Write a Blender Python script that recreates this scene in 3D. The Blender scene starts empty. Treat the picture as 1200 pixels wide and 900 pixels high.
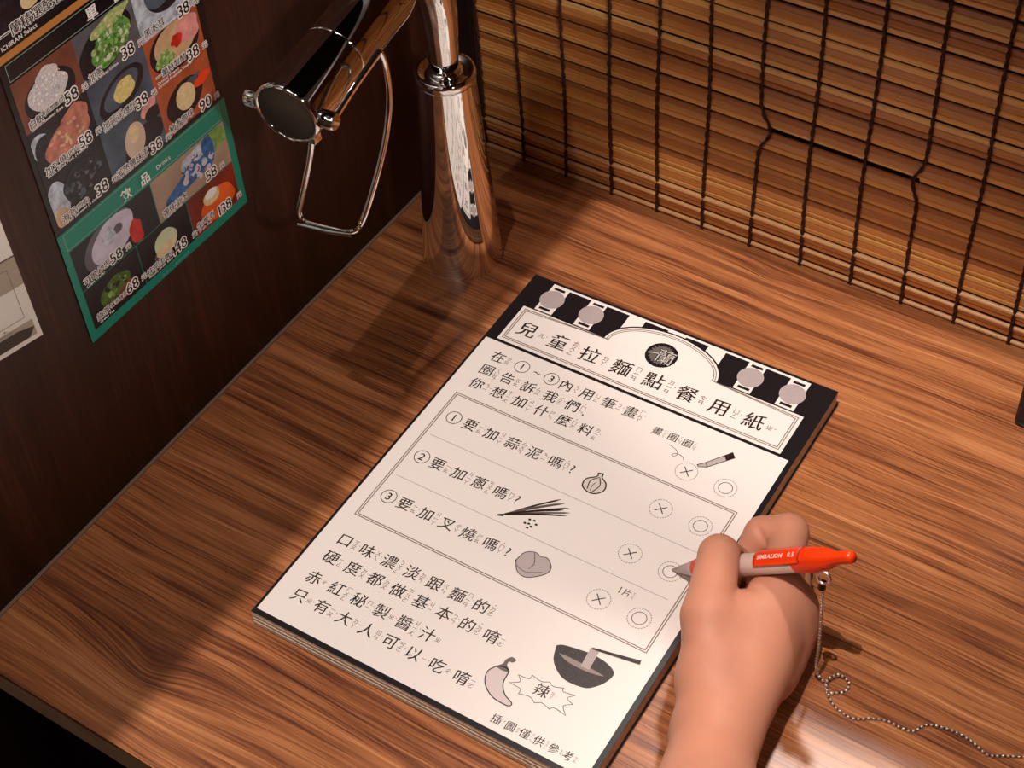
import bpy, bmesh, math, random
import numpy as np
from mathutils import Vector, Matrix

# ------------------------------------------------------------------ camera
S = bpy.context.scene
C = S.collection
CAM = np.array([0.5536, -0.7331, 0.7418])
ROT = np.array([[0.83849355, -0.37191466, 0.39825627],
                [0.54248936, 0.63858031, -0.54582081],
                [-0.05131985, 0.67371706, 0.73720526]])
FOC = 1918.3            # focal length in pixels of the 1200 px wide picture
cd = bpy.data.cameras.new('camera')
cd.sensor_width = 36.0
cd.lens = FOC / 1200 * 36.0
cd.clip_start = 0.01
cam = bpy.data.objects.new('camera', cd)
C.objects.link(cam)
M = Matrix([list(ROT[0]) + [CAM[0]], list(ROT[1]) + [CAM[1]], list(ROT[2]) + [CAM[2]], [0, 0, 0, 1]])
cam.matrix_world = M
S.camera = cam

# ------------------------------------------------------------------ light, exposure
S.view_settings.view_transform = 'Standard'
S.view_settings.look = 'None'
S.view_settings.gamma = 1
S.view_settings.exposure = 0.10
S.view_settings.use_curve_mapping = False
w = bpy.data.worlds.new('world')
S.world = w
w.use_nodes = True
w.node_tree.nodes['Background'].inputs[0].default_value = (1.0, 0.62, 0.42, 1)
w.node_tree.nodes['Background'].inputs[1].default_value = 0.03


def spot(name, loc, target, power, radius, color=(1.0, 0.90, 0.82), angle=75):
    l = bpy.data.lights.new(name, 'SPOT')
    l.energy = power
    l.color = color
    l.shadow_soft_size = radius
    l.spot_size = math.radians(angle)
    l.spot_blend = 0.6
    o = bpy.data.objects.new(name, l)
    C.objects.link(o)
    o.location = loc
    o.rotation_euler = (Vector(target) - Vector(loc)).to_track_quat('-Z', 'Y').to_euler()
    return o


spot('booth_downlight', (0.30, -0.62, 2.0), (0.32, -0.22, 0), 93, 0.0018, angle=95)
spot('second_downlight', (0.12, -0.52, 2.0), (0.15, -0.25, 0), 21, 0.010)
spot('right_booth_downlight', (0.90, -0.60, 2.0), (0.5, -0.25, 0), 9, 0.02)
spot('accent_spot', (0.30, -0.775, 2.0), (0.34, 0.02, 0.0), 70, 0.003, angle=14)
spot('aisle_downlight', (0.06, -1.41, 2.0), (0.25, -0.1, 0.1), 18, 0.03)
spot('poster_wall_fill', (1.60, -0.95, 1.32), (0.0, -0.32, 0.2), 55, 0.06, angle=40)  # added low fill that brightens the poster wall; no known fixture there


def area(name, loc, target, power, sx, sy, color):
    l = bpy.data.lights.new(name, 'AREA')
    l.energy = power
    l.color = color
    l.shape = 'RECTANGLE'
    l.size, l.size_y = sx, sy
    o = bpy.data.objects.new(name, l)
    C.objects.link(o)
    o.location = loc
    o.rotation_euler = (Vector(target) - Vector(loc)).to_track_quat('-Z', 'Y').to_euler()


area('rear_fill', (0.5, -1.9, 2.04), (0.25, -0.1, 0), 3, 0.4, 0.25, (1.0, 0.84, 0.72))  # added soft ambient fill from behind the camera, not a known fixture
# kitchen lamp on the far side of the blind, over the top shelf
spot('kitchen_light', (0.16, 0.80, 2.0), (0.50, -0.43, 0), 95, 0.07, (1.0, 0.88, 0.80), angle=13)


# ------------------------------------------------------------------ helpers
def ray(u, v):
    return ROT @ np.array([(u - 600) / FOC, -(v - 450) / FOC, -1.0])


def at(u, v, ax, val):
    """the point of the plane (axis ax = val) that the photograph shows at u, v"""
    d = ray(u, v)
    return Vector(CAM + d * (val - CAM[ax]) / d[ax])


def lin(c):
    return tuple((x / 12.92 if x <= 0.04045 else ((x + 0.055) / 1.055) ** 2.4) for x in (q / 255 for q in c)) + (1,)


def mat(name, col, rough=0.5, metal=0, noise=None, bump=None, coat=0, sss=0, spec=0.5, trans=0, ior=1.45):
    """noise = (scale, amount)   bump = (scale, strength)"""
    m = bpy.data.materials.new(name)
    m.use_nodes = True
    nt = m.node_tree
    b = nt.nodes['Principled BSDF']
    c = lin(col) if max(col) > 1 else tuple(col) + (1,)
    b.inputs['Base Color'].default_value = c
    b.inputs['Roughness'].default_value = rough
    b.inputs['Metallic'].default_value = metal
    b.inputs['Coat Weight'].default_value = coat
    b.inputs['Coat Roughness'].default_value = 0.15
    b.inputs['Specular IOR Level'].default_value = spec
    b.inputs['Transmission Weight'].default_value = trans
    b.inputs['IOR'].default_value = ior
    if sss:
        b.inputs['Subsurface Weight'].default_value = sss
        b.inputs['Subsurface Radius'].default_value = (0.010, 0.004, 0.002)
        b.inputs['Subsurface Scale'].default_value = 0.5
    tc = nt.nodes.new('ShaderNodeTexCoord')
    if noise:
        n = nt.nodes.new('ShaderNodeTexNoise')
        n.inputs['Scale'].default_value = noise[0]
        n.inputs['Detail'].default_value = 4
        nt.links.new(tc.outputs['Object'], n.inputs['Vector'])
        r = nt.nodes.new('ShaderNodeValToRGB')
        a = noise[1]
        r.color_ramp.elements[0].position = 0.3
        r.color_ramp.elements[1].position = 0.7
        r.color_ramp.elements[0].color = tuple(x * (1 - a) for x in c[:3]) + (1,)
        r.color_ramp.elements[1].color = tuple(min(1, x * (1 + a)) for x in c[:3]) + (1,)
        nt.links.new(n.outputs['Fac'], r.inputs['Fac'])
        nt.links.new(r.outputs['Color'], b.inputs['Base Color'])
    if bump:
        n = nt.nodes.new('ShaderNodeTexNoise')
        n.inputs['Scale'].default_value = bump[0]
        n.inputs['Detail'].default_value = 5
        nt.links.new(tc.outputs['Object'], n.inputs['Vector'])
        bp = nt.nodes.new('ShaderNodeBump')
        bp.inputs['Strength'].default_value = bump[1]
        bp.inputs['Distance'].default_value = 0.0005
        nt.links.new(n.outputs['Fac'], bp.inputs['Height'])
        nt.links.new(bp.outputs['Normal'], b.inputs['Normal'])
    return m


def math_node(nt, op, a, b=None):
    n = nt.nodes.new('ShaderNodeMath')
    n.operation = op
    for i, x in enumerate((a, b)):
        if x is None:
            continue
        if isinstance(x, (int, float)):
            n.inputs[i].default_value = x
        else:
            nt.links.new(x, n.inputs[i])
    return n.outputs[0]


def wood(name, stops, along=0, across=1, freq=55, stretch=0.035, rough=0.35, coat=0.0, knots=(), spec=0.5, wav=0.010):
    """streaky wood: noise stretched along one axis, bent by a slow noise, with cathedral knots"""
    m = bpy.data.materials.new(name)
    m.use_nodes = True
    nt = m.node_tree
    b = nt.nodes['Principled BSDF']
    tc = nt.nodes.new('ShaderNodeTexCoord')
    sp = nt.nodes.new('ShaderNodeSeparateXYZ')
    nt.links.new(tc.outputs['Object'], sp.inputs[0])
    xs, ys = sp.outputs[along], sp.outputs[across]
    slow = nt.nodes.new('ShaderNodeTexNoise')
    slow.inputs['Scale'].default_value = 5.0
    slow.inputs['Detail'].default_value = 3
    nt.links.new(tc.outputs['Object'], slow.inputs['Vector'])
    dy = math_node(nt, 'MULTIPLY', math_node(nt, 'SUBTRACT', slow.outputs['Fac'], 0.5), wav * 2.4)
    y = math_node(nt, 'ADD', ys, dy)
    for (kx, ky, sx, sy, amp) in knots:
        # grain dips towards the knot: amp * exp(-(|dx|/sx)) * exp(-(dy/sy)^2)
        dx_ = math_node(nt, 'SUBTRACT', xs, kx)
        ax_ = math_node(nt, 'DIVIDE', math_node(nt, 'SQRT', math_node(nt, 'ADD', math_node(nt, 'MULTIPLY', dx_, dx_), 0.00005)), sx)
        ay = math_node(nt, 'DIVIDE', math_node(nt, 'SUBTRACT', ys, ky), sy)
        e = math_node(nt, 'ADD', ax_, math_node(nt, 'MULTIPLY', ay, ay))
        g = math_node(nt, 'EXPONENT', math_node(nt, 'MULTIPLY', e, -1.0))
        y = math_node(nt, 'ADD', y, math_node(nt, 'MULTIPLY', g, amp))
    cb = nt.nodes.new('ShaderNodeCombineXYZ')
    nt.links.new(math_node(nt, 'MULTIPLY', xs, stretch), cb.inputs[0])
    nt.links.new(y, cb.inputs[1])
    n1 = nt.nodes.new('ShaderNodeTexNoise')
    n1.inputs['Scale'].default_value = freq
    n1.inputs['Detail'].default_value = 6
    n1.inputs['Roughness'].default_value = 0.62
    n1.inputs['Distortion'].default_value = 0.1
    nt.links.new(cb.outputs[0], n1.inputs['Vector'])
    n2 = nt.nodes.new('ShaderNodeTexNoise')
    n2.inputs['Scale'].default_value = freq * 7
    n2.inputs['Detail'].default_value = 3
    nt.links.new(cb.outputs[0], n2.inputs['Vector'])
    cb3 = nt.nodes.new('ShaderNodeCombineXYZ')
    nt.links.new(math_node(nt, 'MULTIPLY', xs, 0.12), cb3.inputs[0])
    nt.links.new(y, cb3.inputs[1])
    n3 = nt.nodes.new('ShaderNodeTexNoise')
    n3.inputs['Scale'].default_value = freq * 0.22
    n3.inputs['Detail'].default_value = 2
    nt.links.new(cb3.outputs[0], n3.inputs['Vector'])
    f = math_node(nt, 'ADD', math_node(nt, 'MULTIPLY', n1.outputs['Fac'], 0.46), math_node(nt, 'MULTIPLY', n2.outputs['Fac'], 0.36))
    f = math_node(nt, 'ADD', f, math_node(nt, 'MULTIPLY', n3.outputs['Fac'], 0.18))
    r = nt.nodes.new('ShaderNodeValToRGB')
    el = r.color_ramp.elements
    el[0].position, el[0].color = stops[0][0], lin(stops[0][1])
    el[1].position, el[1].color = stops[-1][0], lin(stops[-1][1])
    for p_, c_ in stops[1:-1]:
        q = el.new(p_)
        q.color = lin(c_)
    nt.links.new(f, r.inputs['Fac'])
    nt.links.new(r.outputs['Color'], b.inputs['Base Color'])
    b.inputs['Roughness'].default_value = rough
    b.inputs['Coat Weight'].default_value = coat
    b.inputs['Coat Roughness'].default_value = 0.28
    b.inputs['Specular IOR Level'].default_value = spec
    bp = nt.nodes.new('ShaderNodeBump')
    bp.inputs['Strength'].default_value = 0.25
    bp.inputs['Distance'].default_value = 0.0004
    nt.links.new(n1.outputs['Fac'], bp.inputs['Height'])
    nt.links.new(bp.outputs['Normal'], b.inputs['Normal'])
    return m


class MB:
    """collects shapes; build() links them as ONE mesh object"""

    def __init__(self):
        self.v, self.f, self.m, self.s = [], [], [], []

    def add(self, vs, fs, mi=0, smooth=False):
        o = len(self.v)
        self.v += [tuple(x) for x in vs]
        self.f += [tuple(o + i for i in f) for f in fs]
        self.m += [mi] * len(fs)
        self.s += [smooth] * len(fs)

    def box(self, a, b, mi=0):
        (x0, y0, z0), (x1, y1, z1) = a, b
        self.add([(x0, y0, z0), (x1, y0, z0), (x1, y1, z0), (x0, y1, z0), (x0, y0, z1), (x1, y0, z1), (x1, y1, z1), (x0, y1, z1)],
                 [(0, 3, 2, 1), (4, 5, 6, 7), (0, 1, 5, 4), (1, 2, 6, 5), (2, 3, 7, 6), (3, 0, 4, 7)], mi)

    def tube(self, pts, rad, seg=12, mi=0, closed=False, up=None, flat=1.0):
        pts = [np.array(p, float) for p in pts]
        n = len(pts)
        rs = rad if hasattr(rad, '__len__') else [rad] * n
        rings = []
        prev = None
        for i in range(n):
            if closed:
                t = pts[(i + 1) % n] - pts[i - 1]
            else:
                t = pts[min(i + 1, n - 1)] - pts[max(i - 1, 0)]
            t = t / (np.linalg.norm(t) + 1e-12)
            if prev is None:
                a = np.array(up if up is not None else ((0, 0, 1) if abs(t[2]) < 0.9 else (1, 0, 0)), float)
            else:
                a = prev
            a = a - t * (a @ t)
            a /= np.linalg.norm(a)
            prev = a
            b = np.cross(t, a)
            rings.append([pts[i] + rs[i] * (math.cos(k * 2 * math.pi / seg) * a * flat + math.sin(k * 2 * math.pi / seg) * b) for k in range(seg)])
        vs = [p for r in rings for p in r]
        fs = []
        for i in range(n if closed else n - 1):
            j = (i + 1) % n
            for k in range(seg):
                l = (k + 1) % seg
                fs.append((i * seg + k, i * seg + l, j * seg + l, j * seg + k))
        self.add(vs, fs, mi, True)
        if not closed:
            self.add(rings[0], [tuple(range(seg))[::-1]], mi)
            self.add(rings[-1], [tuple(range(seg))], mi)

    def lathe(self, prof, base, axis=(0, 0, 1), seg=48, mi=0, smooth=True):
        """prof = [(distance along axis, radius)]; doubled points make hard edges"""
        ax = Vector(axis).normalized()
        a = ax.orthogonal().normalized()
        b = ax.cross(a)
        base = Vector(base)
        vs, fs = [], []
        for (h, r) in prof:
            for k in range(seg):
                t = k * 2 * math.pi / seg
                vs.append(base + ax * h + (a * math.cos(t) + b * math.sin(t)) * r)
        for i in range(len(prof) - 1):
            if prof[i] == prof[i + 1]:
                continue
            for k in range(seg):
                l = (k + 1) % seg
                fs.append((i * seg + k, i * seg + l, (i + 1) * seg + l, (i + 1) * seg + k))
        self.add(vs, fs, mi, smooth)

    def ball(self, c, r, seg=10, rings=6, mi=0):
        vs, fs = [], []
        for i in range(1, rings):
            ph = math.pi * i / rings
            for k in range(seg):
                t = 2 * math.pi * k / seg
                vs.append((c[0] + r * math.sin(ph) * math.cos(t), c[1] + r * math.sin(ph) * math.sin(t), c[2] + r * math.cos(ph)))
        vs += [(c[0], c[1], c[2] + r), (c[0], c[1], c[2] - r)]
        top, bot = len(vs) - 2, len(vs) - 1
        for k in range(seg):
            l = (k + 1) % seg
            fs.append((top, k, l))
            fs.append((bot, (rings - 2) * seg + l, (rings - 2) * seg + k))
            for i in range(rings - 2):
                fs.append((i * seg + k, (i + 1) * seg + k, (i + 1) * seg + l, i * seg + l))
        self.add(vs, fs, mi, True)

    def build(self, name, mats, parent=None, bevel=0, bseg=2, weld=False, label=None):
        me = bpy.data.meshes.new(name)
        me.from_pydata([tuple(float(q) for q in x) for x in self.v], [], self.f)
        if not isinstance(mats, (list, tuple)):
            mats = [mats]
        for q in mats:
            me.materials.append(q)
        me.polygons.foreach_set('material_index', self.m)
        me.polygons.foreach_set('use_smooth', self.s)
        if bevel:
            bm = bmesh.new()
            bm.from_mesh(me)
            bmesh.ops.bevel(bm, geom=[e for e in bm.edges], offset=bevel, segments=bseg, profile=0.6, affect='EDGES')
            bm.to_mesh(me)
            bm.free()
        me.update()
        o = bpy.data.objects.new(name, me)
        C.objects.link(o)
        if parent:
            o.parent = parent
        if label:
            o['label'] = label
        return o


def empty(name, label, cat, group=None):
    o = bpy.data.objects.new(name, None)
    o.empty_display_size = 0.02
    C.objects.link(o)
    o['label'] = label
    o['category'] = cat
    if group:
        o['group'] = group
    return o


def struct(o):
    o['kind'] = 'structure'
    return o


# glyphs of the built-in font as flat meshes
GL = {}


def glyph(ch, off):
    k = (ch, off)
    if k not in GL:
        c = bpy.data.curves.new('glyph', 'FONT')
        c.body = ch
        c.size = 1
        c.offset = off
        c.resolution_u = 3
        o = bpy.data.objects.new('glyph', c)
        C.objects.link(o)
        bpy.context.view_layer.update()
        dg = bpy.context.evaluated_depsgraph_get()
        me = bpy.data.meshes.new_from_object(o.evaluated_get(dg))
        v = np.array([tuple(q.co)[:2] for q in me.vertices]) if len(me.vertices) else np.zeros((0, 2))
        f = [tuple(p.vertices) for p in me.polygons]
        GL[k] = (v, f)
        bpy.data.meshes.remove(me)
        bpy.data.objects.remove(o)
        bpy.data.curves.remove(c)
    return GL[k]


def put(mb, fn, ch, x, y, size, off=0.0, mi=0, shear=0.0, centre=True, sx=1.0):
    """one glyph centred at (x, y) of a printed surface; fn maps (x, y) to the world"""
    v, f = glyph(ch, off)
    if not len(v):
        return
    cx, cy = (v.min(0) + v.max(0)) / 2 if not centre else (0.5, 0.38)
    q = [fn(x + (a - cx) * size * sx, y + (b - cy + shear * (a - cx)) * size) for a, b in v]
    mb.add(q, f, mi)


def line(mb, fn, s, x, y, size, off=0.0, mi=0, adv=None):
    """latin / mixed string from the left edge x"""
    for ch in s:
        if ch == ' ':
            x += size * 0.3
            continue
        v, f = glyph(ch, off)
        if not len(v):
            continue
        q = [fn(x + a * size, y + b * size) for a, b in v]
        mb.add(q, f, mi)
        x += (adv if adv else (v[:, 0].max() + 0.05)) * size
    return x


def ell(cx, cy, rx, ry, n=40, rot=0, jit=0, seed=1, a0=0, a1=2 * math.pi):
    rnd = random.Random(seed)
    ph = [rnd.uniform(0, 6.28) for _ in range(5)]
    out = []
    for i in range(n):
        t = a0 + (a1 - a0) * i / (n if a1 - a0 > 6.28 else n - 1)
        k = 1 + jit * sum(math.sin((j + 2) * t + ph[j]) for j in range(5)) / 2.5
        x, y = rx * k * math.cos(t), ry * k * math.sin(t)
        out.append((cx + x * math.cos(rot) - y * math.sin(rot), cy + x * math.sin(rot) + y * math.cos(rot)))
    return out


def poly(mb, fn, pts, mi=0):
    mb.add([fn(*p) for p in pts], [tuple(range(len(pts)))], mi)


def rect(mb, fn, x0, y0, x1, y1, mi=0):
    poly(mb, fn, [(x0, y0), (x1, y0), (x1, y1), (x0, y1)], mi)


def stroke(mb, fn, pts, wd, mi=0, closed=False):
    """a line of width wd (or a list of widths) drawn as quads"""
    n = len(pts)
    P_ = [np.array(p, float) for p in pts]
    L, R_ = [], []
    for i in range(n):
        if closed:
            t0, t1 = P_[i] - P_[i - 1], P_[(i + 1) % n] - P_[i]
        else:
            t0 = P_[i] - P_[i - 1] if i else P_[1] - P_[0]
            t1 = P_[i + 1] - P_[i] if i < n - 1 else P_[-1] - P_[-2]
        t0 = t0 / (np.linalg.norm(t0) + 1e-9)
        t1 = t1 / (np.linalg.norm(t1) + 1e-9)
        t = t0 + t1
        t = t / (np.linalg.norm(t) + 1e-9)
        c_ = max(0.5, float(t @ t1))
        nn = np.array([-t[1], t[0]]) * (wd[i] if hasattr(wd, '__len__') else wd) / 2 / c_
        L.append(P_[i] + nn)
        R_.append(P_[i] - nn)
    vs = [fn(*p) for p in L] + [fn(*p) for p in R_]
    fs = [(i, (i + 1) % n, n + (i + 1) % n, n + i) for i in range(n if closed else n - 1)]
    mb.add(vs, fs, mi)


def smoothpath(pts, n=8):
    """Catmull-Rom through pts"""
    P_ = [np.array(p, float) for p in pts]
    P_ = [2 * P_[0] - P_[1]] + P_ + [2 * P_[-1] - P_[-2]]
    out = []
    for i in range(1, len(P_) - 2):
        for k in range(n):
            t = k / n
            a, b, c, d = P_[i - 1:i + 3]
            out.append(0.5 * (2 * b + (c - a) * t + (2 * a - 5 * b + 4 * c - d) * t * t + (3 * b - a - 3 * c + d) * t ** 3))
    out.append(P_[-2])
    return out


# ------------------------------------------------------------------ materials
table_wood = wood('table_walnut', [(0.37, (74, 38, 26)), (0.43, (114, 64, 40)), (0.49, (152, 92, 56)), (0.55, (178, 113, 70)), (0.64, (204, 142, 94))],
                  wav=0.0045, freq=130, stretch=0.022, rough=0.30, coat=0.0, spec=0.45,
                  knots=((0.095, -0.462, 0.06, 0.018, 0.016), (0.245, -0.022, 0.04, 0.008, 0.008)))
wall_wood = wood('wall_dark_veneer', [(0.30, (30, 12, 8)), (0.5, (52, 24, 16)), (0.68, (78, 40, 26))],
                 along=2, across=1, freq=70, stretch=0.05, rough=0.42, spec=0.4, wav=0.006)
edge_wood = mat('apron_edge', (190, 150, 118), 0.5, noise=(60, 0.2))
dark_wood = mat('dark_wood', (34, 20, 15), 0.5, noise=(40, 0.3))
seal = mat('sealant_grey', (128, 104, 84), 0.6)
chrome = mat('chrome', (0.86, 0.85, 0.84), 0.04, 1)
rubber = mat('dark_grey_rubber', (66, 58, 50), 0.7, spec=0.2)
black_metal = mat('black_metal', (24, 22, 22), 0.3, 0.6)
steel = mat('steel_bead', (0.85, 0.80, 0.76), 0.3, 1)
white_paper = mat('white_paper', (236, 228, 218), 0.55, spec=0.25)
sheet_white = mat('laminated_white', (240, 229, 223), 0.32, spec=0.4)
ink = mat('ink_brown_black', (44, 28, 26), 0.4)
ink_black = mat('ink_black', (26, 22, 26), 0.35)
ink_grey = mat('ink_grey_brown', (128, 110, 100), 0.5)
ink_light = mat('ink_light_grey', (172, 158, 150), 0.5)
lilac = mat('print_lilac_grey', (188, 172, 172), 0.4)
edge_paper = mat('page_edge', (250, 240, 226), 0.8, noise=(300, 0.15))
edge_dark = mat('page_edge_dark', (214, 194, 172), 0.8, noise=(300, 0.2))
board = mat('backing_board', (30, 24, 22), 0.5)

# ------------------------------------------------------------------ setting
m = MB(); m.box((-0.02, -1.3, -0.75), (0, 0.02, 0.5))
struct(m.build('wall_left', wall_wood))
m = MB(); m.box((0.575, -0.70, -0.75), (0.595, 0.02, 0.5))
struct(m.build('wall_right', wall_wood))
m = MB(); m.box((-0.02, 0.02, -0.75), (0.595, 0.04, 0.336))
struct(m.build('wall_back', mat('back_wall_brown', (96, 58, 32), 0.7)))
m = MB(); m.box((-1.2, -2.6, -0.78), (1.8, 0.04, -0.75))
struct(m.build('floor', mat('floor_dark_tile', (38, 30, 26), 0.5, noise=(20, 0.2))))
m = MB(); m.box((-1.2, -2.6, 2.06), (1.8, 1.6, 2.10))
struct(m.build('ceiling', mat('ceiling_dark', (46, 38, 34), 0.8, noise=(3, 0.2))))
# shelf board under which the blind hangs
m = MB(); m.box((0.0, -0.114, 0.338), (0.575, 0.04, 0.352))
struct(m.build('trim_1', wall_wood, bevel=0.001))
# added unseen baffle blade beside the downlight, put there to throw the straight shade along the left of the counter
m = MB(); m.box((0.234, -0.68, 1.600), (0.2622, -0.47, 1.603))
struct(m.build('shade_baffle', dark_wood))
# jamb between wall and blind
m = MB(); m.box((0.0, -0.006, 0.0), (0.0105, 0.02, 0.338))
struct(m.build('trim_2', dark_wood))

# table
t = empty('counter_table', 'walnut-grained wooden counter that fills the booth under the notepad and tap', 'table')
m = MB(); m.box((0.0022, -0.5006, -0.004), (0.575, 0.02, 0.0))
m.build('tabletop', table_wood, t)
m = MB(); m.box((0.001, -0.4992, -0.027), (0.575, 0.02, -0.004))
m.build('edge_band', edge_wood, t, label='dark front edge band')
m = MB(); m.box((0.0, -0.5000, -0.006), (0.0024, -0.006, 0.0006))
m.build('sealant_strip', seal, t, label='thin grey sealant strip along the wall')
for x in (0.045,):
    m = MB()
    pr = [(-0.47, -0.027), (-0.10, -0.027), (-0.02, -0.25), (-0.02, -0.30), (-0.05, -0.30)]
    a = [(x, y, z) for y, z in pr]
    b = [(x + 0.02, y, z) for y, z in pr]
    k = len(pr)
    m.add(a + b, [tuple(range(k))[::-1], tuple(range(k, 2 * k))] + [(i, (i + 1) % k, k + (i + 1) % k, k + i) for i in range(k)])
    m.build('bracket', dark_wood, t)

# ------------------------------------------------------------------ bamboo blind
blind = empty('bamboo_blind', 'brown bamboo slat blind with dark knotted cords closing the back of the counter', 'blind')
slat_mats = []
for i, c_ in enumerate([(236, 172, 98), (204, 132, 68), (172, 106, 54), (242, 184, 114), (216, 148, 80)]):
    slat_mats.append(wood('bamboo_%d' % i, [(0.35, tuple(int(q * 0.80) for q in c_)), (0.5, c_), (0.65, tuple(min(255, int(q * 1.12)) for q in c_))],
                          along=0, across=2, freq=160, stretch=0.03, rough=0.42, wav=0.002))
rod_mat = wood('bamboo_rod', [(0.35, (206, 146, 94)), (0.6, (236, 184, 130))], along=0, across=2, freq=160, stretch=0.03, rough=0.35, wav=0.002)
rnd = random.Random(4)
X0, X1 = 0.0118, 0.572


def slat_mesh(h, th, x0, x1, mt, name='slat'):
    pr = [(-th / 2, -h * 0.36), (-th / 2, h * 0.36), (-th * 0.2, h / 2), (th / 2, h / 2), (th / 2, -h / 2), (-th * 0.2, -h / 2)]
    k = len(pr)
    mb = MB()
    mb.add([(x0, y, z) for y, z in pr] + [(x1, y, z) for y, z in pr],
           [tuple(range(k))[::-1], tuple(range(k, 2 * k))] + [(i, k + i, k + (i + 1) % k, (i + 1) % k) for i in range(k)])
    return mb.build(name, mt, blind)


protos = {}


def slat(h, z, mi, tilt, y=0.0, x0=None, x1=None):
    key = (round(h, 4), mi, x0, x1)
    if key in protos:
        o = protos[key].copy()
        C.objects.link(o)
        o.parent = blind
    else:
        o = slat_mesh(h, 0.0014, X0 if x0 is None else x0, X1 if x1 is None else x1, slat_mats[mi])
        protos[key] = o
    o.location = (rnd.uniform(-0.0006, 0.0006) if x0 is None and x1 is None else 0, y, z)
    o.rotation_euler = (math.radians(tilt), 0, 0)
    return o


def rod(z, r):
    mb = MB()
    mb.tube([(X0, 0, 0), (X0 + 0.2, 0, 0.0003), (X0 + 0.4, 0, -0.0002), (X1, 0, 0)], r, seg=10, up=(0, 0, 1))
    o = mb.build('rod', rod_mat, blind)
    o.location = (0, -0.0006, z)


z = 0.0022
rods = [0.0022, 0.0135, 0.0255]
for zr, rr in zip(rods, (0.0015, 0.0015, 0.0018)):
    rod(zr, rr)
slat(0.0042, 0.0062, 1, 10, 0.001); slat(0.0034, 0.0100, 4, -12, 0.001)
slat(0.0040, 0.0175, 1, 10, 0.001); slat(0.0036, 0.0214, 0, -12, 0.001)
z = 0.0285
i = 0
gaps = []
while z < 0.322:
    zone = z < 0.075
    for j in range(3):
        h = (0.0046, 0.0048, 0.0042)[j] if not zone else (0.0040, 0.0044, 0.0038)[j]
        tilt = (14, -9, 3)[j] + rnd.uniform(-3, 3)
        mi = (0, 1, 2)[j] if rnd.random() < 0.75 else rnd.randrange(5)
        zc = z + h / 2
        if zc > 0.0975 and z < 0.0975 + 0.0002 and not gaps:
            pass
        # one slat is broken out between two cords
        if 0.0972 < zc < 0.1018 and len(gaps) == 0:
            gaps.append(zc)
            slat(h, zc, mi, tilt, 0, X0, 0.2285)
            slat(h, zc, mi, tilt, 0, 0.3265, X1)
            slat(h * 0.5, zc + h * 0.30, 3, tilt, 0, 0.2285, 0.3265)
        else:
            slat(h, zc, mi, tilt)
        z += h + (0.00035 if j < 2 else (0.0007 if zone else rnd.uniform(0.0012, 0.0017)))
# cords
cord_mat = mat('cord_dark_brown', (66, 34, 24), 0.8, noise=(900, 0.3))
cs = [0.0135, 0.0449 + 0.0354 * 0] + [0.0449 + 0.0354 * k for k in range(1, 15)]
for ci, cx in enumerate(cs):
    mb = MB()
    rr = random.Random(ci)
    ph = rr.uniform(0, 6)
    for s_ in (-1, 1):
        pts = []
        zz = -0.0002
        while zz < 0.335:
            dx = 0.0006 * math.sin(zz * 38 + ph) + s_ * 0.00075 * math.cos(zz * 2 * math.pi / 0.0145)
            if abs(cx - 0.2219) < 0.002:
                dx += 0.0075 * math.exp(-((zz - 0.0985) / 0.011) ** 2)
            if abs(cx - 0.3281) < 0.002:
                dx += -0.0055 * math.exp(-((zz - 0.0985) / 0.010) ** 2)
            dy = -0.0021 + (0.0004 if (int(zz / 0.0048) % 2) else -0.0002)
            pts.append((cx + dx, dy, max(zz, 0.0006)))
            zz += 0.0012 + 0.0012
        mb.tube(pts, 0.00065, seg=6, up=(0, 1, 0))
    # little wraps where the cord passes between slats
    zz = 0.004
    while zz < 0.33:
        mb.ball((cx + 0.0006 * math.sin(zz * 38 + ph) + (0.0075 * math.exp(-((zz - 0.0985) / 0.011) ** 2) if abs(cx - 0.2219) < 0.002 else 0) - (0.0055 * math.exp(-((zz - 0.0985) / 0.010) ** 2) if abs(cx - 0.3281) < 0.002 else 0), -0.0020, zz), 0.0013, 6, 4)
        zz += 0.0148
    mb.build('cord', cord_mat, blind)
# dark selvedge on the left end
mb = MB(); mb.box((0.0108, -0.0018, 0.0004), (0.0126, 0.0012, 0.336))
mb.build('edge_binding', cord_mat, blind)

# ------------------------------------------------------------------ poster on the left wall
poster = empty('menu_poster', 'colourful menu poster with food photographs and prices on the dark left wall', 'poster')


def wall_fn(d):
    return lambda y, z: (d, y / 1000, z / 1000)


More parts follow.
